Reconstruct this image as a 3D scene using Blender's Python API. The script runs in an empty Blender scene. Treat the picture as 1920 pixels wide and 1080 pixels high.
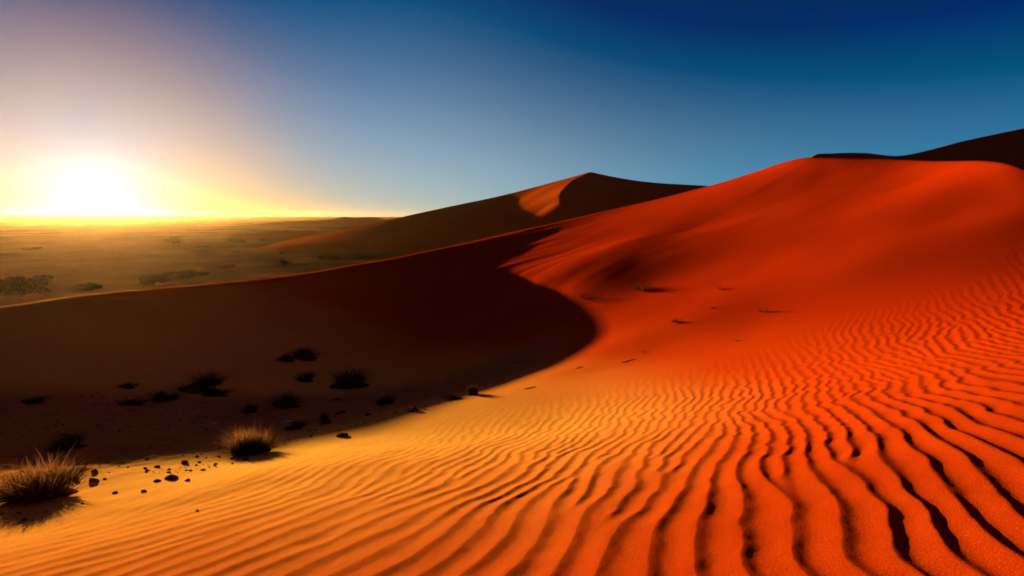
import bpy, math, random
import numpy as np
from mathutils import Vector

S = bpy.context.scene
C = S.collection
random.seed(7); RNG = np.random.default_rng(11)
R = math.radians

# ------------------------------------------------------------------ camera
F = 1067.0                      # focal length in photo pixels (20 mm on a 36 mm frame)
PITCH = math.atan(132.0 / F)    # the horizon runs above the middle of the photo
cp, sp = math.cos(PITCH), math.sin(PITCH)
cam = bpy.data.cameras.new("camera"); cam.lens = 36 * F / 1920; cam.sensor_width = 36
cam.clip_start = 0.05; cam.clip_end = 30000
co = bpy.data.objects.new("camera", cam); C.objects.link(co)
co.rotation_euler = (R(90) - PITCH, 0, 0); S.camera = co

def ray(px, py):
    a, b = (px - 960) / F, (540 - py) / F
    return np.array([a, cp + b * sp, -sp + b * cp])
def at(px, py, Y):
    d = ray(px, py); return d * (Y / d[1])
def pix(p):
    x, y, z = p
    w = y * cp - z * sp; u = y * sp + z * cp
    return 960 + F * x / w, 540 - F * u / w

# ------------------------------------------------------------------ sun and sky
sd = ray(175, 374); sd /= np.linalg.norm(sd)
SUN_EL = math.asin(sd[2]); SUN_AZ = math.atan2(sd[0], sd[1])
EXPO = 1.8
sun = bpy.data.lights.new("sun", 'SUN'); sun.energy = 5.0; sun.angle = R(0.5); sun.color = (1.0, 0.70, 0.36)
so = bpy.data.objects.new("sun", sun); C.objects.link(so)
so.rotation_euler = Vector(sd).to_track_quat('Z', 'Y').to_euler()

W = bpy.data.worlds.new("World"); S.world = W; W.use_nodes = True
nt = W.node_tree; nt.nodes.clear()
class NB:
    """small node-graph helper"""
    def __init__(s, nt): s.nt = nt
    def n(s, t, **k):
        x = s.nt.nodes.new(t)
        for a, b in k.items(): setattr(x, a, b)
        return x
    def put(s, sock, v):
        if hasattr(v, 'is_output'): s.nt.links.new(v, sock)
        else: sock.default_value = v
    def m(s, op, a, b=0.0, clamp=False):
        x = s.n('ShaderNodeMath', operation=op, use_clamp=clamp); s.put(x.inputs[0], a); s.put(x.inputs[1], b); return x.outputs[0]
    def vm(s, op, a, b=(0, 0, 0)):
        x = s.n('ShaderNodeVectorMath', operation=op); s.put(x.inputs[0], a); s.put(x.inputs[1], b)
        return x.outputs['Value'] if op in ('DOT_PRODUCT', 'LENGTH') else x.outputs[0]
    def scale(s, col, f):
        x = s.n('ShaderNodeVectorMath', operation='SCALE'); s.put(x.inputs[0], col); s.put(x.inputs['Scale'], f); return x.outputs[0]
    def mix(s, f, a, b, t='MIX'):
        x = s.n('ShaderNodeMix', data_type='RGBA', blend_type=t); s.put(x.inputs[0], f); s.put(x.inputs[6], a); s.put(x.inputs[7], b); return x.outputs[2]
    def ss(s, v, lo, hi):
        x = s.n('ShaderNodeMapRange', interpolation_type='SMOOTHSTEP'); s.put(x.inputs[0], v); s.put(x.inputs[1], lo); s.put(x.inputs[2], hi); return x.outputs[0]
    def noise(s, vec, scale, detail=3, rough=.5, dist=0.0):
        x = s.n('ShaderNodeTexNoise'); s.put(x.inputs['Vector'], vec); s.put(x.inputs['Scale'], scale)
        x.inputs['Detail'].default_value = detail; x.inputs['Roughness'].default_value = rough; x.inputs['Distortion'].default_value = dist
        return x.outputs['Fac']
b = NB(nt)
out = b.n('ShaderNodeOutputWorld'); bg = b.n('ShaderNodeBackground')
tc = b.n('ShaderNodeTexCoord'); dirv = b.vm('NORMALIZE', tc.outputs['Generated'])
sep = b.n('ShaderNodeSeparateXYZ'); nt.links.new(dirv, sep.inputs[0])
DEG = 180 / math.pi
elev = b.m('MULTIPLY', b.m('ARCSINE', sep.outputs[2]), DEG)
elev = b.m('MAXIMUM', elev, 0.0)
cosang = b.m('MINIMUM', b.vm('DOT_PRODUCT', dirv, tuple(sd)), 1.0)
ang = b.m('MULTIPLY', b.m('ARCCOSINE', cosang), DEG)
def ex(v, k): return b.m('EXPONENT', b.m('MULTIPLY', v, -1.0 / k))
def gs(v, k):
    q = b.m('DIVIDE', v, k); return b.m('EXPONENT', b.m('MULTIPLY', b.m('MULTIPLY', q, q), -1.0))
def add(*t):
    r = t[0]
    for q in t[1:]: r = b.vm('ADD', r, q)
    return r
# the sky's radiance as a sum of smooth lobes: height above the horizon, and distance from the sun
e45 = ex(elev, 4.5)
lobes = add(b.scale((0.938, 1.016, 0.764), ex(elev, 10.0)),
            b.scale((-0.637, -0.405, -0.156), e45),
            b.scale((0.373, 0.223, -0.014), b.m('MULTIPLY', ex(elev, 7.0), gs(ang, 26.0))),
            b.scale((0.839, 0.277, -0.537), b.m('MULTIPLY', e45, gs(ang, 42.0))),
            b.scale((-0.900, -0.117, 0.321), gs(ang, 7.0)),
            b.scale((1.054, 0.471, -0.088), gs(ang, 12.0)),
            b.scale((-0.508, -0.511, -0.406), gs(ang, 18.0)),
            b.scale((-0.872, -0.796, -0.588), b.m('MULTIPLY', gs(ang, 27.0), e45)),
            b.scale((0.415, 0.676, 0.915), b.m('MULTIPLY', ex(elev, 22.0), gs(ang, 32.0))),
            b.scale((-0.433, -0.367, -0.047), ex(elev, 22.0)))
lobes = add(b.vm('MAXIMUM', lobes, (0, .024, .08)), b.scale((.034, -.016, -.065), b.ss(elev, 24.0, 45.0)))  # reddish lobe added overhead, out of view, to fill the shade
disc = add(b.scale((.1, .3, .4), gs(ang, 2.8)), b.scale((0, .04, .30), gs(ang, 6.5)), b.scale((24, 22, 18), gs(ang, 0.75)))
skycol = b.scale(add(lobes, disc), 1.0 / 2 ** EXPO)
sky = b.n('ShaderNodeTexSky', sky_type='NISHITA'); sky.sun_disc = False
sky.sun_elevation = SUN_EL; sky.sun_rotation = SUN_AZ; sky.altitude = 600; sky.dust_density = 1.5
nish = b.scale(sky.outputs[0], 0.05)
nt.links.new(add(skycol, b.scale(nish, .004)), bg.inputs['Color']); bg.inputs['Strength'].default_value = 1.0
nt.links.new(bg.outputs[0], out.inputs['Surface'])

S.view_settings.view_transform = 'Standard'; S.view_settings.look = 'None'
S.view_settings.exposure = EXPO; S.view_settings.gamma = 1
S.render.engine = 'CYCLES'
S.cycles.use_denoising = True
S.cycles.max_bounces = 5; S.cycles.diffuse_bounces = 3; S.cycles.volume_bounces = 0
S.cycles.filter_width = 1.7

# ------------------------------------------------------------------ numpy noise
def _hash(ix, iy, seed):
    h = (ix.astype(np.int64) * 374761393 + iy.astype(np.int64) * 668265263 + seed * 974634777) & 0xffffffff
    h = ((h ^ (h >> 13)) * 1274126177) & 0xffffffff
    return ((h ^ (h >> 16)) & 0xffff) / 65535.0
def vnoise(x, y, seed=0):
    x = np.asarray(x, float); y = np.asarray(y, float)
    ix, iy = np.floor(x), np.floor(y); fx, fy = x - ix, y - iy
    u = fx ** 3 * (fx * (fx * 6 - 15) + 10); v = fy ** 3 * (fy * (fy * 6 - 15) + 10)
    a, b_, c, d = _hash(ix, iy, seed), _hash(ix + 1, iy, seed), _hash(ix, iy + 1, seed), _hash(ix + 1, iy + 1, seed)
    return (a + (b_ - a) * u + (c - a) * v + (a - b_ - c + d) * u * v) * 2 - 1
def fbm(x, y, seed=0, oct=4, g=.5):
    s, a = 0, 1.0
    for i in range(oct):
        s = s + a * vnoise(x * 2 ** i + 17.3 * i, y * 2 ** i - 9.1 * i, seed + i); a *= g
    return s
def sstep(v, lo, hi):
    t = np.clip((np.asarray(v, float) - lo) / (hi - lo), 0, 1); return t * t * (3 - 2 * t)
def smin(a, b_, k):
    h = np.clip(.5 + .5 * (b_ - a) / k, 0, 1); return b_ + (a - b_) * h - k * h * (1 - h)
def smax(a, b_, k): return -smin(-a, -b_, k)

# ------------------------------------------------------------------ the near dune with its hollow
# crest of the dune: pixel and distance ahead of the camera
CREST = [(-900, 700, 12.0), (-400, 632, 13.0), (0, 575, 15.0), (218, 546, 18.5), (400, 530, 23.0), (620, 504, 30.0), (760, 479, 34.5),
         (880, 454, 38.5), (1000, 428, 42.0), (1180, 389, 45.0), (1360, 346, 42.0), (1450, 319, 37.0), (1530, 296, 30.5), (1700, 299, 24.5),
         (1850, 303, 18.8), (1920, 312, 16.4), (2200, 350, 13.5), (2700, 430, 10.8)]
CP = np.array([at(*c) for c in CREST])
CAZ = np.arctan2(CP[:, 0], CP[:, 1]); CR = np.hypot(CP[:, 0], CP[:, 1]); CZ = CP[:, 2]
def cinterp(x, xs, ys):
    """monotone-ish cubic (Catmull-Rom) interpolation, clamped at the ends"""
    x = np.clip(x, xs[0], xs[-1]); i = np.clip(np.searchsorted(xs, x) - 1, 0, len(xs) - 2)
    m = np.gradient(ys, xs); h = xs[i + 1] - xs[i]; t = (x - xs[i]) / h
    return ((2 * t ** 3 - 3 * t ** 2 + 1) * ys[i] + (t ** 3 - 2 * t ** 2 + t) * h * m[i] + (-2 * t ** 3 + 3 * t ** 2) * ys[i + 1] + (t ** 3 - t ** 2) * h * m[i + 1])

def shadow_point(px, py):
    """the ground point whose sunlight is just cut off by the crest"""
    s = np.array([175., 374.]); p = np.array([px, py])
    azs = np.linspace(CAZ[0], CAZ[12], 4000)
    r = cinterp(azs, CAZ, CR); z = cinterp(azs, CAZ, CZ)
    P = np.stack([np.sin(azs) * r, np.cos(azs) * r, z], 1)
    q = np.array([pix(v) for v in P])
    cr = (q[:, 0] - s[0]) * (p[1] - s[1]) - (q[:, 1] - s[1]) * (p[0] - s[0])
    k = [i for i in range(len(cr) - 1) if cr[i] * cr[i + 1] <= 0][0]
    c = P[k]; d = ray(px, py)
    A = np.stack([d, sd], 1); t = np.linalg.lstsq(A, c, rcond=None)[0]
    return d * t[0]

ctrl = []
def near_plane(x, y):
    x = np.asarray(x, float)
    gx = .05 * x + .17 * (np.logaddexp(0, (x - .6) * 2.2) / 2.2)
    return -1.0 + gx - .245 * y - .17 * np.log1p(np.exp(-.6 * 2.2)) / 2.2
for x, y in [(-2.5, 1), (-2.8, 2.5), (-1.5, 0), (0, 0), (1.5, 0), (3, 0), (0, 2), (-1.5, 3), (1.5, 2), (3, 2), (4.5, 1), (0, 4.5), (-1.8, 5.5), (1.5, 4.5), (3.2, 4), (5, 4),
             (0, 7.2), (2, 7), (4, 7), (-1.7, 7.4), (-1.5, -3), (1.5, -3), (4, -3), (-4, -3), (6, 0)]:
    ctrl.append((x, y, float(near_plane(x, y))))
for q in [(0, 862), (150, 858), (300, 845), (450, 832), (550, 818), (650, 802), (800, 765), (900, 735), (1000, 700), (1060, 670), (1100, 630), (1085, 590), (1050, 565), (990, 540), (910, 515)]:
    ctrl.append(tuple(shadow_point(*q)))
for q in [(0, 990, 3.9), (0, 930, 4.7), (150, 945, 4.4), (300, 905, 5.2), (450, 865, 6.3),
          (0, 740, 10.2), (0, 800, 7.6), (150, 740, 10.8), (300, 740, 11.6), (500, 720, 14.0), (700, 700, 16.0), (850, 655, 18.0), (500, 790, 9.6), (650, 745, 12.4), (850, 720, 14.0),
          (950, 600, 21.5), (800, 590, 24.0),
          (1200, 540, 18.4), (1350, 535, 15.8), (1430, 580, 12.8), (1300, 600, 13.4), (1250, 650, 12.0), (1600, 500, 13.4), (1800, 400, 14.9), (1920, 500, 10.6), (1920, 400, 13.3),
          (1300, 430, 25.0), (1500, 400, 21.0), (1700, 350, 19.8), (1100, 470, 26.0), (1000, 490, 26.8), (1000, 455, 33.5), (1180, 450, 25.0), (1180, 420, 31.5), (1100, 520, 20.8)]:
    ctrl.append(tuple(at(*q)))
# slip face below the crest and the crest itself
for i, c in enumerate(CREST):
    P = at(*c); ctrl.append(tuple(P))
ctrl = np.array(ctrl)
def tps_fit(pts, lam):
    n = len(pts); d = np.hypot(pts[:, None, 0] - pts[None, :, 0], pts[:, None, 1] - pts[None, :, 1])
    K = np.where(d > 0, d * d * np.log(np.maximum(d, 1e-9)), 0) + lam * np.eye(n)
    Pm = np.c_[np.ones(n), pts[:, :2]]
    A = np.block([[K, Pm], [Pm.T, np.zeros((3, 3))]])
    return np.linalg.solve(A, np.r_[pts[:, 2], 0, 0, 0])
TW = tps_fit(ctrl, 0.35)
def tps(x, y):
    sh = np.shape(x); x = np.ravel(x); y = np.ravel(y); z = np.empty(len(x))
    for s in range(0, len(x), 60000):
        a, c = x[s:s + 60000], y[s:s + 60000]
        d2 = (a[:, None] - ctrl[None, :, 0]) ** 2 + (c[:, None] - ctrl[None, :, 1]) ** 2
        U = .5 * d2 * np.log(np.maximum(d2, 1e-12))
        z[s:s + 60000] = U @ TW[:-3] + TW[-3] + TW[-2] * a + TW[-1] * c
    return z.reshape(sh)
PLAIN_Z = -8.0
def dune_base(x, y):
    """height of the near dune, its hollow and its back, without ripples"""
    x = np.asarray(x, float); y = np.asarray(y, float)
    r = np.hypot(x, y); az = np.arctan2(x, y)
    front = tps(x, y)
    # outside the part that the control points describe, go over to the plain slope
    side = np.maximum(sstep(np.abs(az), R(70), R(95)), 0) * sstep(r, 4, 12)
    front = front * (1 - side) + (near_plane(np.clip(x, -6, 14), np.clip(y, -12, 6))) * side
    a2 = np.clip(az, CAZ[0], CAZ[-1])
    rc = cinterp(a2, CAZ, CR); zc = cinterp(a2, CAZ, CZ)
    over = sstep(np.abs(az), R(64), R(80)); 
    rc = rc + over * 10
    k = 1.25 - .05 * sstep(az, R(-10), R(14)) - .7 * sstep(az, R(24), R(29))
    d = r - rc
    back = zc - .30 * d
    z = smin(front, back, k) + k / 4 * np.exp(-(d / (3 * k + 1)) ** 2)
    z = np.where(d > 14, back, z)
    return z

# ------------------------------------------------------------------ wind ripples: a field of short wave packets, each in phase with its neighbours
RX0, RY0, RSTEP = -7.0, -1.6, 0.0125
RNX, RNY = 1760, 1400
TOE_Y = np.array([-20, 2.5, 3.9, 5.2, 6.3, 7.4, 9.0, 10.1, 11.6, 13, 15, 40.]); TOE_X = np.array([-4.6, -3.9, -3.7, -3.35, -3.05, -2.7, -1.4, -.6, .45, 1.2, 2, 4.])
def toe_dist(x, y): return x - np.interp(y, TOE_Y, TOE_X)
def ripple_mask(x, y):
    s = toe_dist(x, y)
    far = 1 - sstep(y - .32 * np.maximum(x, 0) + .35 * vnoise(x * .5, y * .5, 5), 4.4, 9.3)
    m = sstep(s, .0, 1.7) * far
    m = m * (.42 + .68 * sstep(x, -1.8, 1.8))
    m = m * (1 - .45 * sstep(y, 2.5, 6.5)) * (1 + .28 * (1 - sstep(y, 1.2, 4.0)))
    return m * (.74 + .34 * sstep(vnoise(x * .7 + 4, y * .7, 9), -.7, .5))
def ripple_field():
    G = np.zeros((RNY, RNX), np.complex64)
    step = .15; sa, sl = .15, .23; wn = int(.62 / RSTEP)
    ox = np.arange(-wn, wn + 1) * RSTEP
    X, Y = np.meshgrid(ox, ox)
    xs = np.arange(RX0 + .1, RX0 + RNX * RSTEP - .1, step); ys = np.arange(RY0 + .1, RY0 + RNY * RSTEP - .1, step)
    for y0 in ys:
        for x0 in xs:
            x = x0 + RNG.uniform(-.06, .06); y = y0 + RNG.uniform(-.06, .06)
            if float(ripple_mask(np.float64(x), np.float64(y))) < .02: continue
            az = R(17.5) + R(9) * float(vnoise(np.float64(x * .35), np.float64(y * .35), 3)) + R(13) * float(vnoise(np.float64(x * 1.3), np.float64(y * 1.3), 4)) + R(2.0) * max(0, x - 2)
            lam = (.190 - .06 * float(sstep(y, 2.0, 6))) * (1 + .15 * float(vnoise(np.float64(x * .5), np.float64(y * .5), 8)))
            ux, uy = math.cos(az), -math.sin(az); vx, vy = math.sin(az), math.cos(az)
            j, i = int((x - RX0) / RSTEP), int((y - RY0) / RSTEP)
            c = G[i, j] if 0 <= i < RNY and 0 <= j < RNX else 0
            th = math.atan2(c.imag, c.real) if abs(c) > .05 else 0.0
            th += RNG.normal(0, .48)
            U = X * ux + Y * uy; V = X * vx + Y * vy
            k = (np.exp(-.5 * ((U / sa) ** 2 + (V / sl) ** 2)) * np.exp(1j * (2 * math.pi / lam * U + th))).astype(np.complex64)
            i0, i1, j0, j1 = i - wn, i + wn + 1, j - wn, j + wn + 1
            a0, a1, b0, b1 = max(i0, 0), min(i1, RNY), max(j0, 0), min(j1, RNX)
            if a1 > a0 and b1 > b0: G[a0:a1, b0:b1] += k[a0 - i0:a1 - i0, b0 - j0:b1 - j0]
    return G
def ripple_height(x, y, G):
    p = x * .3 + y * .95; q = x * .95 - y * .3
    k = .013 + .030 * sstep(y, 2.5, 6)
    wx = x + k * vnoise(q * 3.0, p * 4.2, 21) + .4 * k * vnoise(q * 7, p * 9.5, 22)
    wy = y + .030 * vnoise(q * 3.0, p * 4.2, 23)
    fx = (wx - RX0) / RSTEP; fy = (wy - RY0) / RSTEP
    ok = (fx > 0) & (fy > 0) & (fx < RNX - 2) & (fy < RNY - 2)
    fx = np.clip(fx, 0, RNX - 2.001); fy = np.clip(fy, 0, RNY - 2.001)
    j = fx.astype(int); i = fy.astype(int); tx = fx - j; ty = fy - i
    g = G[i, j] * (1 - tx) * (1 - ty) + G[i, j + 1] * tx * (1 - ty) + G[i + 1, j] * (1 - tx) * ty + G[i + 1, j + 1] * tx * ty
    ph = np.angle(g) / (2 * math.pi) % 1.0
    amp = np.clip(np.abs(g) / 2.6, 0, 1) ** .8
    lee = .40
    t = np.where(ph < lee, .5 * ph / lee, .5 + .5 * (ph - lee) / (1 - lee))
    h = .55 * (1 - np.abs(np.sin(math.pi * t))) + .45 * (.5 + .5 * np.cos(2 * math.pi * t))
    amp = amp * (.85 + .22 * sstep(vnoise(q * 4.5, p * 2.2, 27), -.75, .45))
    return np.where(ok, (h - .5) * amp * ripple_mask(x, y), 0)

# ------------------------------------------------------------------ materials
def new_mat(name):
    m = bpy.data.materials.new(name); m.use_nodes = True; m.node_tree.nodes.clear()
    b = NB(m.node_tree); o = b.n('ShaderNodeOutputMaterial'); p = b.n('ShaderNodeBsdfPrincipled')
    m.node_tree.links.new(p.outputs[0], o.inputs['Surface'])
    p.inputs['Roughness'].default_value = .95; p.inputs['Specular IOR Level'].default_value = 0.0
    return m, b, p
def bump(b, p, h, strength, dist):
    x = b.n('ShaderNodeBump'); x.inputs['Strength'].default_value = strength; x.inputs['Distance'].default_value = dist
    b.put(x.inputs['Height'], h); b.nt.links.new(x.outputs[0], p.inputs['Normal'])

def sand_material():
    """pale gold on the hollow's floor, iron red higher on the dune"""
    m, b, p = new_mat("dune_sand")
    g = b.n('ShaderNodeNewGeometry').outputs['Position']
    s = b.n('ShaderNodeSeparateXYZ'); b.nt.links.new(g, s.inputs[0])
    big = b.noise(g, .35, 3, .5)
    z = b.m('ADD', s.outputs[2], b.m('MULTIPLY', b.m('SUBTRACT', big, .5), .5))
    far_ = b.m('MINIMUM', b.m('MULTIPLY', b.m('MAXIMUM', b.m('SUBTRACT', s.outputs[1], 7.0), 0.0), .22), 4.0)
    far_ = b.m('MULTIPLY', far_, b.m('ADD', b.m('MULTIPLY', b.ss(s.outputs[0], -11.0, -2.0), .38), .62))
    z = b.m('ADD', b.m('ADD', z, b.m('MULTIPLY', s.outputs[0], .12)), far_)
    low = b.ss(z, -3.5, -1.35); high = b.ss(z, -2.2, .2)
    near_dim = b.m('SUBTRACT', 1.0, b.ss(b.m('ADD', s.outputs[1], b.m('MULTIPLY', big, 2.0)), 3.0, 9.5))     # near sand's colour darkened to stand in for weaker sunlight
    col = b.mix(low, (.84, .43, .062, 1), b.mix(near_dim, (.60, .055, .0026, 1), (.37, .034, .0016, 1)))
    col = b.mix(high, col, b.mix(near_dim, (.42, .023, .0010, 1), (.175, .0092, .0005, 1)))
    gr = b.noise(g, 110, 3, .7); gr2 = b.noise(g, 3.0, 4, .6)
    col = b.mix(b.m('MULTIPLY', b.ss(gr, .5, .85), .30), col, (.10, .02, .004, 1))
    col = b.mix(b.m('MULTIPLY', b.ss(gr, .5, .2), .22), col, (.75, .20, .02, 1))
    col = b.mix(b.m('MULTIPLY', b.ss(gr2, .5, .8), .12), col, (.30, .06, .01, 1))
    # crusted floor left of the toe: paler, greyer clay with whitish salt flecks
    at_ = b.n('ShaderNodeAttribute', attribute_name='floor').outputs['Fac']
    clay = b.mix(b.noise(g, 2.2, 5, .65), (.50, .15, .045, 1), (.30, .09, .028, 1))
    salt = b.m('MULTIPLY', b.ss(b.noise(g, 1.7, 6, .7), .60, .68), b.ss(b.noise(g, .45, 2, .5), .50, .60))
    clay = b.mix(b.m('MULTIPLY', salt, .9), clay, (.62, .55, .50, 1))
    col = b.mix(b.m('MULTIPLY', at_, .85), col, clay)
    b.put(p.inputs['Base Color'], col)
    bump(b, p, b.noise(g, 95, 4, .7), .6, .006)
    return m
def plain_sand(name, c1, c2, sc, scl=.05):
    m, b, p = new_mat(name)
    g = b.n('ShaderNodeNewGeometry').outputs['Position']
    n = b.noise(g, scl, 5, .6); n2 = b.noise(g, scl * 9, 4, .6)
    col = b.mix(b.ss(n, .35, .65), c1, c2); col = b.mix(b.m('MULTIPLY', b.ss(n2, .5, .75), .45), col, sc)
    b.put(p.inputs['Base Color'], col)
    bump(b, p, b.noise(g, 1.5, 4, .6), .4, .12)
    return m

# ------------------------------------------------------------------ mesh helpers
def grid_mesh(name, P, mat, wrap=False, attr=None):
    """P: (rows, cols, 3)"""
    nr, nc = P.shape[:2]; v = P.reshape(-1, 3)
    i = np.arange(nr - 1)[:, None]; j = np.arange(nc if wrap else nc - 1)[None, :]; j2 = (j + 1) % nc
    q = np.stack([i * nc + j, i * nc + j2, (i + 1) * nc + j2, (i + 1) * nc + j], -1).reshape(-1, 4)
    me = bpy.data.meshes.new(name)
    me.vertices.add(len(v)); me.vertices.foreach_set('co', v.astype(np.float32).ravel())
    me.loops.add(q.size); me.loops.foreach_set('vertex_index', q.astype(np.int32).ravel())
    me.polygons.add(len(q)); me.polygons.foreach_set('loop_start', np.arange(0, q.size, 4, dtype=np.int32))
    me.polygons.foreach_set('use_smooth', np.ones(len(q), bool))
    if attr:
        a = me.attributes.new(attr[0], 'FLOAT', 'POINT'); a.data.foreach_set('value', attr[1].astype(np.float32).ravel())
    me.update(calc_edges=True); me.materials.append(mat)
    # faces must look up
    o = bpy.data.objects.new(name, me); C.objects.link(o)
    if me.polygons[len(q) // 2].normal.z < 0: me.flip_normals()
    return o
def structure(o, label, cat):
    o['kind'] = 'structure'; o['label'] = label; o['category'] = cat; return o

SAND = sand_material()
PLAINM = plain_sand("plain_sand", (.40, .15, .032, 1), (.055, .021, .006, 1), (.018, .009, .003, 1), .022)
FARM = plain_sand("far_dune_sand", (.52, .075, .004, 1), (.46, .06, .004, 1), (.36, .055, .006, 1), .04)

# near dune, one sheet round the camera
A_IN = np.linspace(R(-52), R(53), 1050); A_OUT = np.linspace(R(53), R(308), 90)[1:-1]
AZ = np.r_[A_IN, A_OUT]
RAD = np.r_[np.geomspace(.25, 16, 860)[:-1], np.geomspace(16, 80, 330)]
RR, AA = np.meshgrid(RAD, AZ, indexing='ij')
X, Y = np.sin(AA) * RR, np.cos(AA) * RR
RG = ripple_field()
def floor_mask(x, y): return (1 - sstep(toe_dist(x, y) + .25 * vnoise(x * 1.3, y * 1.3, 40), -1.5, .05)) * (1 - sstep(y - (10.5 + .6 * (x + 9.5)), -1.5, 1.2))
FM = floor_mask(X, Y)
AMP = .0170
def dune_height(x, y):
    z = dune_base(x, y)
    f = floor_mask(x, y)
    z = z + AMP * ripple_height(x, y, RG)
    nr = np.hypot(x, y) < 9
    z = z + nr * (.0018 * fbm(x * 9, y * 6, 50, 3) + .010 * fbm(x * 1.9, y * 1.3, 54, 2)) * (1 - sstep(np.hypot(x, y), 5, 9))
    z = z + f * (.035 * fbm(x * 1.1, y * 1.1, 60, 4) + .012 * fbm(x * 7, y * 7, 64, 3))
    # low wind streaks on the wall of the hollow
    wz = sstep(y, 15, 24) * sstep(x, -9, -2)
    t = R(62); u = x * math.cos(t) - y * math.sin(t); w = x * math.sin(t) + y * math.cos(t)
    z = z + wz * ((.048 - .040 * sstep(x, 0, 5)) * fbm(u * .55, w * .10, 70, 3, .5) + (.006 - .0052 * sstep(x, -1, 5)) * fbm(u * 2.2, w * .22, 75, 2, .6))
    z = z + .02 * fbm(x * .35, y * .35, 80, 2)
    return z
Z = dune_height(X, Y)
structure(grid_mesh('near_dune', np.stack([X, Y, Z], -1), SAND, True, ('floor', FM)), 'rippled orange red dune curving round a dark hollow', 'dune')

# plain
def plain_height(x, y):
    r = np.hypot(x, y)
    z = PLAIN_Z + .34 * fbm(x * .035, y * .09, 100, 4) + .05 * fbm(x * .3, y * .5, 105, 2) * (1 - sstep(r, 80, 200))
    z = z + sstep(r, 300, 900) * .9 * fbm(x * .004, y * .009, 110, 3)
    az = np.degrees(np.arctan2(x, y))
    z = z + sstep(r, 900, 3200) * (10 + 9 * sstep(-az, 10, 42) + 3 * vnoise(az * .2, r * .001, 3))
    return z
pa = np.r_[np.linspace(R(-60), R(30), 700), np.linspace(R(30), R(300), 120)[1:-1]]
pr = np.geomspace(12, 3600, 420)
RR, AA = np.meshgrid(pr, pa, indexing='ij'); X, Y = np.sin(AA) * RR, np.cos(AA) * RR
# keep the plain beneath the near dune's body
PZ = plain_height(X, Y) - 6 * (1 - sstep(RR, 14, 34))
structure(grid_mesh('desert_plain', np.stack([X, Y, PZ], -1), PLAINM, True), 'flat brown desert plain reaching the horizon behind the dunes', 'plain')

# dunes beyond
def polar_dune(name, crest, back, k, Lfn, a0, a1, r0, r1, label, mat, na=500, nr=260, relief=.15):
    P = np.array([at(*c) for c in crest]); ca = np.arctan2(P[:, 0], P[:, 1]); cr = np.hypot(P[:, 0], P[:, 1]); cz = P[:, 2]
    az = np.linspace(a0, a1, na); rr = np.linspace(r0, r1, nr)
    RRm, AAm = np.meshgrid(rr, az, indexing='ij'); x, y = np.sin(AAm) * RRm, np.cos(AAm) * RRm
    rc = cinterp(AAm, ca, cr); zc = cinterp(AAm, ca, cz); d = RRm - rc
    z = smin(Lfn(x, y, d, zc), zc - back * d, k(AAm) if callable(k) else k)
    z = z + relief * fbm(x * .08, y * .08, 130, 3)
    z = np.maximum(z, PLAIN_Z - 1.2)
    return structure(grid_mesh(name, np.stack([x, y, z], -1), mat), label, 'dune')
def tps_of(pts, lam=.5):
    pts = np.array(pts); w = tps_fit(pts, lam)
    def f(x, y):
        sh = x.shape; a, c = x.ravel(), y.ravel()
        d2 = (a[:, None] - pts[None, :, 0]) ** 2 + (c[:, None] - pts[None, :, 1]) ** 2
        return (.5 * d2 * np.log(np.maximum(d2, 1e-12)) @ w[:-3] + w[-3] + w[-2] * a + w[-1] * c).reshape(sh)
    return f
CREST_F = [(300, 500, 188), (440, 472, 190), (480, 462, 192), (600, 437, 196), (720, 413, 200), (860, 383, 204), (1000, 351, 206), (1060, 335, 206), (1107, 322, 204), (1150, 331, 206), (1200, 339, 208),
           (1330, 348, 212), (1500, 360, 215), (1700, 400, 220)]
SPUR = [(1107, 322, 204), (1085, 333, 188), (1062, 349, 172), (1050, 366, 160), (1052, 380, 152), (1064, 394, 146), (1085, 405, 142)]
LP = [at(*c) for c in CREST_F[:9]] + [at(*c) for c in SPUR] + [at(*c) for c in
      [(480, 471, 134), (600, 471, 132), (720, 471, 131), (860, 470, 131), (960, 455, 134), (760, 440, 160), (860, 425, 165), (900, 400, 178), (960, 380, 187), (1020, 365, 176), (1032, 350, 186), (1000, 378, 172), (1018, 392, 156)]]
RP = [at(*c) for c in CREST_F[8:]] + [at(*c) for c in SPUR] + [at(*c) for c in [(1150, 400, 160), (1250, 400, 165), (1100, 425, 145), (1300, 450, 150), (1130, 360, 175), (1220, 370, 180)]]
LT, RT = tps_of(LP), tps_of(RP)
def far_front(x, y, d, zc):
    l = LT(x, y); r = RT(x, y); az = np.degrees(np.arctan2(x, y))
    # the right-hand face counts only near and right of the spur
    return np.where(az < 1.0, l, smin(l, r, .35))
polar_dune('far_dune', CREST_F, .33, lambda a: .5 + 1.2 * (1 - sstep(a, R(-18), R(-8))), far_front, R(-33), R(28), 118, 280,
           'tall shadowed dune with a peak and one sunlit hollow', FARM, 620, 300, .025)
CREST_R = [(1300, 400, 74), (1440, 345, 75), (1505, 305, 75.5), (1525, 291, 76), (1560, 287, 76), (1620, 286, 76), (1690, 291, 77), (1740, 281, 78), (1800, 265, 80), (1920, 240, 83), (2100, 202, 86), (2400, 175, 86), (2900, 230, 80)]
polar_dune('shadowed_dune', CREST_R, .12, .15, lambda x, y, d, zc: zc + .52 * d, R(14), R(66), 56, 130,
           'black shadowed dune crest rising behind the sunlit slope', FARM, 400, 200, .03)
polar_dune('low_dune', [(180, 470, 205), (330, 453, 212), (400, 444, 220), (480, 437, 228), (560, 433, 235), (640, 431, 240), (760, 432, 246), (900, 440, 250)], .05, .3,
           lambda x, y, d, zc: zc + .16 * d, R(-40), R(2), 180, 330, 'long low brown dune lying behind the flat plain', FARM, 300, 120, .12)
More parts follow.
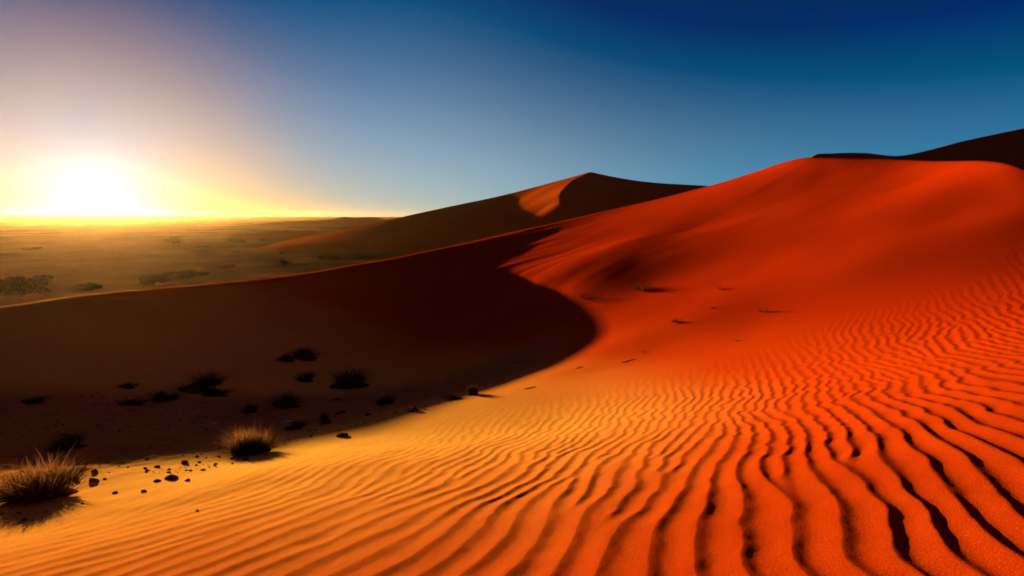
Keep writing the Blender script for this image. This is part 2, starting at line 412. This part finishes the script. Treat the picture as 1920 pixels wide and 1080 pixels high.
polar_dune('distant_hills', [(380, 427, 500), (470, 421, 510), (540, 415, 520), (590, 413, 530), (625, 411, 535), (650, 407.5, 540), (668, 409, 545), (690, 407, 550), (720, 410, 555), (800, 416, 560), (900, 425, 560)], .06, .6,
           lambda x, y, d, zc: zc + .14 * d, R(-32), R(2), 420, 700, 'small dark row of far hills on the horizon', FARM, 260, 120, .5)

# ------------------------------------------------------------------ finding the ground
def ground(px, py):
    """where the sight line through a photo pixel first meets the dune or, beyond its crest, the plain"""
    d = ray(px, py); d = d / d[1]
    t = np.concatenate([np.linspace(.6, 55, 6000)])
    z = dune_base(d[0] * t, t); k = np.nonzero(d[2] * t <= z)[0]
    if len(k) and math.hypot(d[0] * t[k[0]], t[k[0]]) < 60:
        q = t[k[0]]; x, y = d[0] * q, q
        return Vector((x, y, float(dune_height(np.array([x]), np.array([y]))[0]))), q
    q = PLAIN_Z / d[2]
    for _ in range(8): q = float(plain_height(d[0] * q, q)) / d[2]
    return Vector((d[0] * q, q, d[2] * q)), q

# ------------------------------------------------------------------ plants and stones
def plant_mat(name, c1, c2, translucent):
    m = bpy.data.materials.new(name); m.use_nodes = True; m.node_tree.nodes.clear()
    b = NB(m.node_tree); o = b.n('ShaderNodeOutputMaterial'); p = b.n('ShaderNodeBsdfDiffuse'); t = b.n('ShaderNodeBsdfTranslucent')
    g = b.n('ShaderNodeNewGeometry'); col = b.mix(b.noise(g.outputs['Position'], 14, 3, .6), c1, c2)
    col = b.mix(b.m('MULTIPLY', g.outputs['Random Per Island'], .5), col, tuple(v * .35 for v in c1[:3]) + (1,))
    b.put(p.inputs['Color'], col); b.put(t.inputs['Color'], col)
    x = b.n('ShaderNodeMixShader'); x.inputs[0].default_value = translucent
    m.node_tree.links.new(p.outputs[0], x.inputs[1]); m.node_tree.links.new(t.outputs[0], x.inputs[2]); m.node_tree.links.new(x.outputs[0], o.inputs['Surface'])
    return m
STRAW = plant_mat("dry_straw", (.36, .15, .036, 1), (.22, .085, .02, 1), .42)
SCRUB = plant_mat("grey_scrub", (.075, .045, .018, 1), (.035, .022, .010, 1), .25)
LEAF = plant_mat("thorn_leaf", (.030, .020, .008, 1), (.016, .012, .005, 1), .05)
BARK = plant_mat("bark", (.060, .036, .020, 1), (.035, .022, .012, 1), 0.0)
sm, sb, sp_ = new_mat("dark_stone")
sb.put(sp_.inputs['Base Color'], sb.mix(sb.noise(sb.n('ShaderNodeNewGeometry').outputs['Position'], 30, 4, .6), (.11, .045, .018, 1), (.045, .02, .01, 1)))
STONE = sm
lm, lb, lp = new_mat("mound_shade")
lb.put(lp.inputs['Base Color'], lb.mix(lb.noise(lb.n('ShaderNodeNewGeometry').outputs['Position'], 22, 4, .7), (.085, .032, .012, 1), (.035, .014, .006, 1)))  # sand mound coloured dark to imitate the shade under the clump
MOUND_SHADE = lm

def link_mesh(name, verts, faces, mat, parent=None, smooth=False):
    me = bpy.data.meshes.new(name); me.from_pydata([tuple(v) for v in verts], [], faces); me.materials.append(mat)
    if smooth: me.polygons.foreach_set('use_smooth', [True] * len(me.polygons))
    o = bpy.data.objects.new(name, me); C.objects.link(o)
    if parent: o.parent = parent
    return o
def tag(o, label, cat, group=None):
    o['label'] = label; o['category'] = cat
    if group: o['group'] = group
    return o
def empty(name, loc):
    o = bpy.data.objects.new(name, None); o.empty_display_size = .1; C.objects.link(o); o.location = loc; return o

def blades(w, h, n, rnd, bw, lean=.9, sparse=False):
    """curved tapering grass blades growing out of a clump w wide and h high"""
    V, Fc = [], []
    # a clump is a handful of smaller sprays, each leaning its own way
    sprays = [(rnd.uniform(0, 6.28), math.sqrt(rnd.random()) * w * .30, rnd.gauss(0, .22) * w, rnd.gauss(0, .22) * w, rnd.uniform(.55, 1.12)) for _ in range(max(3, int(4 + n / 90)))]
    for _ in range(n):
        sa_, sq, dx, dy, sh = rnd.choice(sprays)
        a = rnd.uniform(0, 2 * math.pi); q = math.sqrt(rnd.random()) * w * .13
        bx, by = math.cos(sa_) * sq + math.cos(a) * q, math.sin(sa_) * sq + math.sin(a) * q
        q = math.hypot(bx, by); la = math.atan2(by + dy * .6, bx + dx * .6) + rnd.gauss(0, .8); out_ = rnd.uniform(.05, lean) * w * .5 * (.3 + q / (w * .30))
        hh = h * sh * rnd.uniform(.35, 1.0) * (1 - .30 * min(1, q / (w * .36)) ** 2)
        if rnd.random() < .05: hh *= 1.3
        tw = la + math.pi / 2 + rnd.gauss(0, .5); cx, cy = math.cos(tw), math.sin(tw)
        i0 = len(V); k = 4; kink = rnd.gauss(0, .03) * w
        for j in range(k):
            t = j / k; wd = bw * (1 - t) ** .7 * rnd.uniform(.8, 1.2)
            x = bx + math.cos(la) * out_ * t ** 1.7 + kink * math.sin(3 * t); y = by + math.sin(la) * out_ * t ** 1.7; z = hh * (t - .22 * t * t * out_ / w) - .02 * h
            V += [(x - cx * wd, y - cy * wd, z), (x + cx * wd, y + cy * wd, z)]
            if j: Fc.append((i0 + 2 * j - 2, i0 + 2 * j - 1, i0 + 2 * j + 1, i0 + 2 * j))
        V.append((bx + math.cos(la) * out_ + kink * .1, by + math.sin(la) * out_, hh * (1 - .22 * out_ / w)))
        Fc.append((i0 + 2 * k - 2, i0 + 2 * k - 1, i0 + 2 * k))
    return V, Fc
def mound(w, h, rnd, P, seg=28, rings=9):
    V, Fc = [(0, 0, h)], []; g0 = P.z
    off = rnd.random() * 50
    for r in range(1, rings + 1):
        for s_ in range(seg):
            a = 2 * math.pi * s_ / seg; q = r / rings
            nz = float(vnoise(np.float64(off + math.cos(a) * 1.6 + q), np.float64(off + math.sin(a) * 1.6), 2))
            rad = w * .5 * q * (1 + .28 * nz)
            V.append((math.cos(a) * rad, math.sin(a) * rad, h * (math.cos(math.pi * q) * .5 + .5) * (1 + .3 * nz)))
    A = np.array(V); gz = dune_height(A[:, 0] + P.x, A[:, 1] + P.y) - g0; q = np.hypot(A[:, 0], A[:, 1]) / (w * .5)
    V = [(v[0], v[1], v[2] + gg - .02 * sstep(qq, .6, 1)) for v, gg, qq in zip(V, gz, q)]
    for s_ in range(seg): Fc.append((0, 1 + s_, 1 + (s_ + 1) % seg))
    for r in range(rings - 1):
        for s_ in range(seg):
            a = 1 + r * seg + s_; b2 = 1 + r * seg + (s_ + 1) % seg; Fc.append((a, a + seg, b2 + seg, b2))
    return V, Fc
def rock_geo(w, d, h, rnd, sub=2):
    import bmesh
    bm = bmesh.new(); bmesh.ops.create_icosphere(bm, subdivisions=sub, radius=.5)
    ox = rnd.random() * 90
    cut = [(Vector((rnd.gauss(0, 1), rnd.gauss(0, 1), rnd.uniform(-.2, 1))).normalized(), rnd.uniform(.26, .42)) for _ in range(7)]
    for v in bm.verts:
        for nrm, dist in cut:
            e = v.co.dot(nrm) - dist
            if e > 0: v.co -= nrm * e * .85
        v.co *= 1 + .12 * float(vnoise(np.float64(ox + v.co.x * 5), np.float64(v.co.y * 5 + v.co.z * 4), 6))
        v.co.x *= w; v.co.y *= d; v.co.z *= h * 1.3
    bm.verts.ensure_lookup_table()
    V = [tuple(v.co + Vector((0, 0, h * .10))) for v in bm.verts]; Fc = [tuple(v.index for v in f.verts) for f in bm.faces]
    bm.free(); return V, Fc
def tube(V, Fc, pts, rad, seg=6):
    i0 = len(V)
    for k, p in enumerate(pts):
        p = Vector(p); d = (Vector(pts[min(k + 1, len(pts) - 1)]) - Vector(pts[max(k - 1, 0)])).normalized()
        u = d.cross(Vector((.3, .9, .1))).normalized(); v = d.cross(u)
        for s_ in range(seg):
            a = 2 * math.pi * s_ / seg; V.append(tuple(p + (u * math.cos(a) + v * math.sin(a)) * rad[k]))
    for k in range(len(pts) - 1):
        for s_ in range(seg):
            a = i0 + k * seg + s_; b2 = i0 + k * seg + (s_ + 1) % seg; Fc.append((a, b2, b2 + seg, a + seg))
def tree(px, py, wpx, hpx, label, name='thorn_tree', cat='tree', group='thorn trees and shrubs on the plain', bushy=.35, seed=0):
    P, Yd = ground(px, py); s = Yd / F; w, h = wpx * s, hpx * s
    rnd = random.Random(900 + seed + int(px)); root = empty(name, P); tag(root, label, cat, group)
    V, Fc = [], []; tips = []
    nl = 5 if wpx > 20 else 3
    tube(V, Fc, [(0, 0, -.15), (0.01 * w, 0, h * .12), (.02 * w, .01 * w, h * bushy * .8)], [.045 * h + .02, .035 * h + .015, .025 * h + .012])
    for k in range(nl):
        a = 2 * math.pi * k / nl + rnd.uniform(-.4, .4); q = rnd.uniform(.25, .40) * w
        e = (math.cos(a) * q, math.sin(a) * q, h * rnd.uniform(.55, .78)); tips.append(e)
        tube(V, Fc, [(.015 * w, .005 * w, h * bushy * .5), (e[0] * .45, e[1] * .45, h * (bushy + .12)), e], [.02 * h + .01, .014 * h + .008, .006 * h + .004], 5)
    link_mesh('trunk', V, Fc, BARK, root, True)
    tips.append((0, 0, h * .78)); V, Fc = [], []
    ncl = 14 if wpx > 20 else 8
    cl = [(t[0], t[1], t[2], rnd.uniform(.16, .26) * w) for t in tips]
    for _ in range(ncl):
        a = rnd.uniform(0, 6.28); q = math.sqrt(rnd.random()) * .36 * w; cl.append((math.cos(a) * q, math.sin(a) * q, h * rnd.uniform(bushy + .12, .90 - .5 * q / w), rnd.uniform(.12, .20) * w))
    ls = max(.075 * h, 1.0 * s)
    for (cx, cy, cz, cr_) in cl:
        for _ in range(150 if wpx > 20 else 80):
            d = Vector((rnd.gauss(0, 1), rnd.gauss(0, 1), rnd.gauss(0, 1))).normalized() * cr_ * rnd.random() ** .45
            c = Vector((cx + d.x, cy + d.y, max(cz + d.z * min(.75, .55 * h / w * 1.6), .06 * h)))
            u = Vector((rnd.gauss(0, 1), rnd.gauss(0, 1), rnd.gauss(0, .6))).normalized(); v = u.cross(Vector((rnd.gauss(0, 1), rnd.gauss(0, 1), rnd.gauss(0, 1)))).normalized()
            q = ls * rnd.uniform(.6, 1.3); i0 = len(V)
            V += [tuple(c - u * q), tuple(c + v * q * .45), tuple(c + u * q), tuple(c - v * q * .45)]; Fc.append((i0, i0 + 1, i0 + 2, i0 + 3))
    link_mesh('crown', V, Fc, LEAF, root)
    return root

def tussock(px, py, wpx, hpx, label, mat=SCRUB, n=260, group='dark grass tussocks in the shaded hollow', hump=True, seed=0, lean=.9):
    P, Yd = ground(px, py); s = Yd / F; w, h = wpx * s, hpx * s
    rnd = random.Random(300 + seed + int(px) * 7 + int(py))
    root = empty('grass_tussock', P); tag(root, label, 'grass tussock', group)
    mh = (.16 if mat is STRAW else .26) * h
    V, Fc = blades(w, h * .86, n, rnd, max(.0030, (.17 if mat is STRAW else .40) * s), lean)
    o = link_mesh('grass_blades', V, Fc, mat, root); o.location = (0, 0, mh * .6 if hump else 0)
    if mat is STRAW:            # dark inner blades stand in for the clump's own shade
        V, Fc = blades(w * .86, h * .62, int(n * 1.5), rnd, max(.005, .55 * s), 1.0)
        o = link_mesh('shaded_core', V, Fc, SCRUB, root); o.location = (0, 0, mh * .5)
    if hump:
        V, Fc = mound(w * (.8 if mat is STRAW else .9), mh, rnd, P); m_ = link_mesh('shaded_mound', V, Fc, MOUND_SHADE, root, True)
    return root
def tuft(px, py, wpx, hpx, label, n=40, seed=0):
    P, Yd = ground(px, py); s = Yd / F; rnd = random.Random(500 + int(px))
    V, Fc = blades(wpx * s * 1.25, hpx * s * 1.15, int(n * 1.6), rnd, max(.003, .36 * s), 1.0)
    o = link_mesh('grass_tuft', V, Fc, SCRUB); o.location = P; tag(o, label, 'grass tuft', 'small dry tufts on the red slope'); return o
def rock(px, py, wpx, hpx, label, group='dark stones on the sunlit sand at lower left'):
    P, Yd = ground(px, py); s = Yd / F; rnd = random.Random(700 + int(px) * 3 + int(py))
    V, Fc = rock_geo(wpx * s, wpx * s * rnd.uniform(.6, .9), hpx * s, rnd)
    o = link_mesh('rock', V, Fc, STONE); o.location = P; o.rotation_euler = (0, 0, rnd.uniform(-.5, .5)); tag(o, label, 'rock', group); return o
def twig(px, py, wpx, tilt, label):
    P, Yd = ground(px, py); s = Yd / F; L = wpx * s; rnd = random.Random(int(px))
    V, Fc = [], []; r = max(.006, .55 * s)
    n = 6; pts = []
    for k in range(n):
        t = k / (n - 1) - .5; x = t * L; y = tilt * t * L
        z = float(dune_height(np.array([P.x + x]), np.array([P.y + y]))[0]) - P.z + r * .6
        pts.append((x, y + rnd.gauss(0, .01) * L, z + (.02 * L if k in (1, 4) else 0)))
    tube(V, Fc, pts, [r * .5, r, r * 1.1, r, r * .8, r * .35])
    tube(V, Fc, [pts[2], (pts[2][0] + .10 * L, pts[2][1] + .06 * L, pts[2][2] + .09 * L)], [r * .7, r * .25], 5)
    o = link_mesh('twig', V, Fc, BARK, None, True); o.location = P; tag(o, label, 'twig', 'dry twigs lying on the sand'); return o

# in the sun at the lower left
tussock(82, 930, 165, 84, 'largest tussock of wispy straw coloured grass, in the sun at the lower left edge', STRAW, 1000, 'sunlit straw tussocks', seed=1)
tussock(474, 846, 104, 52, 'straw tussock with glowing orange tips standing on the shadow edge', STRAW, 800, 'sunlit straw tussocks', seed=2)
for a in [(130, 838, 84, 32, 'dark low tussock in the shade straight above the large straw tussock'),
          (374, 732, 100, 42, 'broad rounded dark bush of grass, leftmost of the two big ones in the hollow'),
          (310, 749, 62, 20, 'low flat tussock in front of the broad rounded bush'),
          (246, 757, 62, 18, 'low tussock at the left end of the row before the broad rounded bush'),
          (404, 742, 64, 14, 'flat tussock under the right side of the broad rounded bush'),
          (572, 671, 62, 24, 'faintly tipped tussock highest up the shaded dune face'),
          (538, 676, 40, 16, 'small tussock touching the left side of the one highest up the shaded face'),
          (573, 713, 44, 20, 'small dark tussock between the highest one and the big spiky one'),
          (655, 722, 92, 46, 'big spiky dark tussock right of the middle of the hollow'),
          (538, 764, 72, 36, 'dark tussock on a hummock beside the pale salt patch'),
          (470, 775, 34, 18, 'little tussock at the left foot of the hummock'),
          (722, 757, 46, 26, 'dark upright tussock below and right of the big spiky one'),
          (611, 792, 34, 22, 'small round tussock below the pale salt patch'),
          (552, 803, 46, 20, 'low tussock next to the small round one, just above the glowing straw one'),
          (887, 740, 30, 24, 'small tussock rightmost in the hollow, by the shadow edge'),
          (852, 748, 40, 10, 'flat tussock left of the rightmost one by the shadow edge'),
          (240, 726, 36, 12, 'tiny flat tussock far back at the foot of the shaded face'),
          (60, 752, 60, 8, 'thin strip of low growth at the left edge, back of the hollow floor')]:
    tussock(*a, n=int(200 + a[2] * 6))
for a in [(1094, 560, 44, 20, 'sparse spiky tuft nearest the curved shadow edge', 34), (1206, 545, 40, 20, 'densest dark tuft high on the red slope with a long shadow', 90),
          (1270, 604, 24, 12, 'small dense tuft in the middle of the red slope', 50), (1355, 542, 26, 10, 'faint low tuft high on the red slope, right of the densest one', 24),
          (1434, 585, 26, 20, 'thin upright tuft rightmost on the red slope', 20), (1338, 579, 16, 7, 'tiny tuft between the faint low one and the thin upright one', 14),
          (1050, 572, 24, 10, 'tiny tuft right on the curved shadow edge', 20), (1380, 638, 20, 6, 'flat tiny tuft lowest on the red slope where ripples begin', 18), (1205, 659, 14, 6, 'tiny tuft just above the pale twig on the orange slope', 14)]:
    tuft(*a)
twig(1178, 676, 30, .5, 'dry twig lying on the orange slope below the tufts')
twig(994, 727, 24, .5, 'dry twig lying in the sun just right of the shadow edge')
twig(1086, 689, 14, .5, 'short twig at the tip of the dark shadow')
for a in [(178, 889, 18, 11, 'dark round stone right of the largest straw tussock, the upper of two'), (177, 906, 24, 13, 'dark pointed stone right of the largest straw tussock, the lower of two'),
          (321, 901, 30, 13, 'largest dark clod on the sunlit strip among small stones'), (347, 873, 17, 9, 'dark stone near the shadow edge above the largest clod'),
          (352, 904, 13, 6, 'small wedge shaped stone right of the largest clod'), (295, 906, 16, 7, 'small stone left of the largest clod'),
          (269, 925, 14, 6, 'flat stone below the largest clod towards the ripples'), (216, 926, 13, 5, 'flat stone between the lower pointed stone and the flat one below the clod'),
          (273, 882, 12, 5, 'small stone left of the dark one near the shadow edge'), (296, 879, 13, 5, 'small stone at the shadow edge in the middle of the sunlit strip'),
          (460, 866, 18, 6, 'flat stone just below the glowing straw tussock'), (118, 862, 16, 8, 'stone on the shadow edge above the largest straw tussock'),
          (640, 818, 26, 9, 'stone on the shadow edge right of the glowing straw tussock'), (370, 957, 8, 4, 'single pebble on the first ripples of the sunlit sand'),
          (155, 946, 8, 4, 'pebble right of the shadow of the largest straw tussock'), (45, 975, 14, 6, 'stone below the shadow of the largest straw tussock')]:
    rock(*a)
for a in [(774, 771, 30, 13, 'dark clod nearest the sunlit dune edge in the hollow'), (690, 779, 14, 8, 'dark stone left of the clod nearest the dune edge'),
          (640, 772, 26, 7, 'flat dark stone below the big spiky tussock'), (630, 748, 24, 6, 'flat stone lying on the pale salt patch')]:
    rock(*a, group='dark stones in the shaded hollow')

# gravel strewn over the hollow's floor
GV, GF = [], []
grnd = random.Random(5); cnt = 0
base_v, base_f = rock_geo(1, 1, .6, random.Random(3), 1)
base_v = np.array(base_v)
qx, qy = RNG.uniform(-9, 1.5, 9000), RNG.uniform(3, 15, 9000)
fm = floor_mask(qx, qy) * sstep(vnoise(qx * 1.1, qy * 1.1, 33), -.35, .6)
keep = RNG.random(9000) < fm * .42
qx, qy = qx[keep], qy[keep]
ty = RNG.uniform(3.4, 9.5, 520); tx = np.interp(ty, TOE_Y, TOE_X) - RNG.gamma(1.6, .42, 520) + .12          # grit gathered along the dune's toe
cl = vnoise(tx * 2.3, ty * 2.3, 35) > -.25
n_far = len(qx); qx, qy = np.r_[qx, tx[cl]], np.r_[qy, ty[cl]]; qz = dune_height(qx, qy)
for x, y, z in zip(qx, qy, qz):
    sz = .012 + .045 * grnd.random() ** (4 if y > 9 else 3); a = grnd.uniform(0, 6.28); ca, sa_ = math.cos(a), math.sin(a)
    v = base_v * sz * np.array([grnd.uniform(.8, 1.5), 1, grnd.uniform(.6, 1.0)])
    i0 = len(GV); GV += [(x + p[0] * ca - p[1] * sa_, y + p[0] * sa_ + p[1] * ca, z + p[2]) for p in v]
    GF += [tuple(i + i0 for i in f) for f in base_f]
gv = link_mesh('gravel', GV, GF, STONE); gv['kind'] = 'stuff'; gv['label'] = 'fine dark gravel strewn over the floor of the hollow'; gv['category'] = 'gravel'

# out on the plain
for a in [(620, 495, 44, 18, 'flat topped thorn tree nearest the bright crest of the near dune'), (508, 499, 50, 15, 'wide low thorn tree left of the flat topped one'),
          (536, 498, 22, 10, 'small tree touching the right side of the wide low one'), (688, 469, 20, 10, 'round dark tree before the foot of the tall dune, leftmost of its row'),
          (725, 470, 11, 7, 'small bush second in the row before the tall dune'), (757, 467, 20, 8, 'low tree third in the row before the tall dune'), (777, 465, 16, 7, 'last small tree in the row before the tall dune'),
          (450, 461, 26, 12, 'round tree left of the bright tip of the tall dune'), (437, 455, 14, 7, 'small tree touching the left side of the round one by the bright tip'),
          (325, 458, 32, 13, 'tall umbrella shaped tree standing alone in the golden haze'), (492, 453, 10, 6, 'tiny bush at the bright tip of the tall dune'),
          (528, 478, 9, 6, 'tiny bush behind the wide low tree'), (375, 468, 38, 8, 'low scrub patch right of the umbrella tree in the haze'), (441, 472, 20, 5, 'flat bush below the round tree by the bright tip'),
          (60, 470, 30, 7, 'flat bush far out under the sun at the left edge')]:
    tree(*a, bushy=.35 if a[3] > 9 else .15)
for a in [(38, 556, 110, 40, 'big hazy shrub at the left edge behind the near crest'), (352, 528, 84, 22, 'wide hazy shrub half hidden behind the near crest'), (290, 536, 60, 22, 'pale hazy shrub left of the wide one behind the near crest'),
          (415, 505, 60, 8, 'long low strip of scrub behind the crest'), (170, 545, 46, 16, 'small hazy shrub right of the big one behind the near crest')]:
    tree(*a, name='desert_shrub', cat='shrub', group='shrubs behind the near crest', bushy=.10)

# ------------------------------------------------------------------ desert air
def box_mesh(name, lo, hi, mat):
    v = [(x, y, z) for x in (lo[0], hi[0]) for y in (lo[1], hi[1]) for z in (lo[2], hi[2])]
    f = [(0, 1, 3, 2), (4, 6, 7, 5), (0, 4, 5, 1), (2, 3, 7, 6), (0, 2, 6, 4), (1, 5, 7, 3)]
    me = bpy.data.meshes.new(name); me.from_pydata(v, [], f); me.materials.append(mat)
    o = bpy.data.objects.new(name, me); C.objects.link(o); return o
hm = bpy.data.materials.new("air"); hm.use_nodes = True; hm.node_tree.nodes.clear()
hb = NB(hm.node_tree); ho = hb.n('ShaderNodeOutputMaterial'); hv = hb.n('ShaderNodeVolumePrincipled')
hv.inputs['Color'].default_value = (1.0, .60, .21, 1); hv.inputs['Density'].default_value = .000032; hv.inputs['Anisotropy'].default_value = .84
hm.node_tree.links.new(hv.outputs[0], ho.inputs['Volume'])
haze = box_mesh('haze', (-3650, -3650, -20), (3650, 3650, 27), hm)
haze['kind'] = 'stuff'; haze['label'] = 'golden dusty air glowing over the plain below the low sun'; haze['category'] = 'haze'
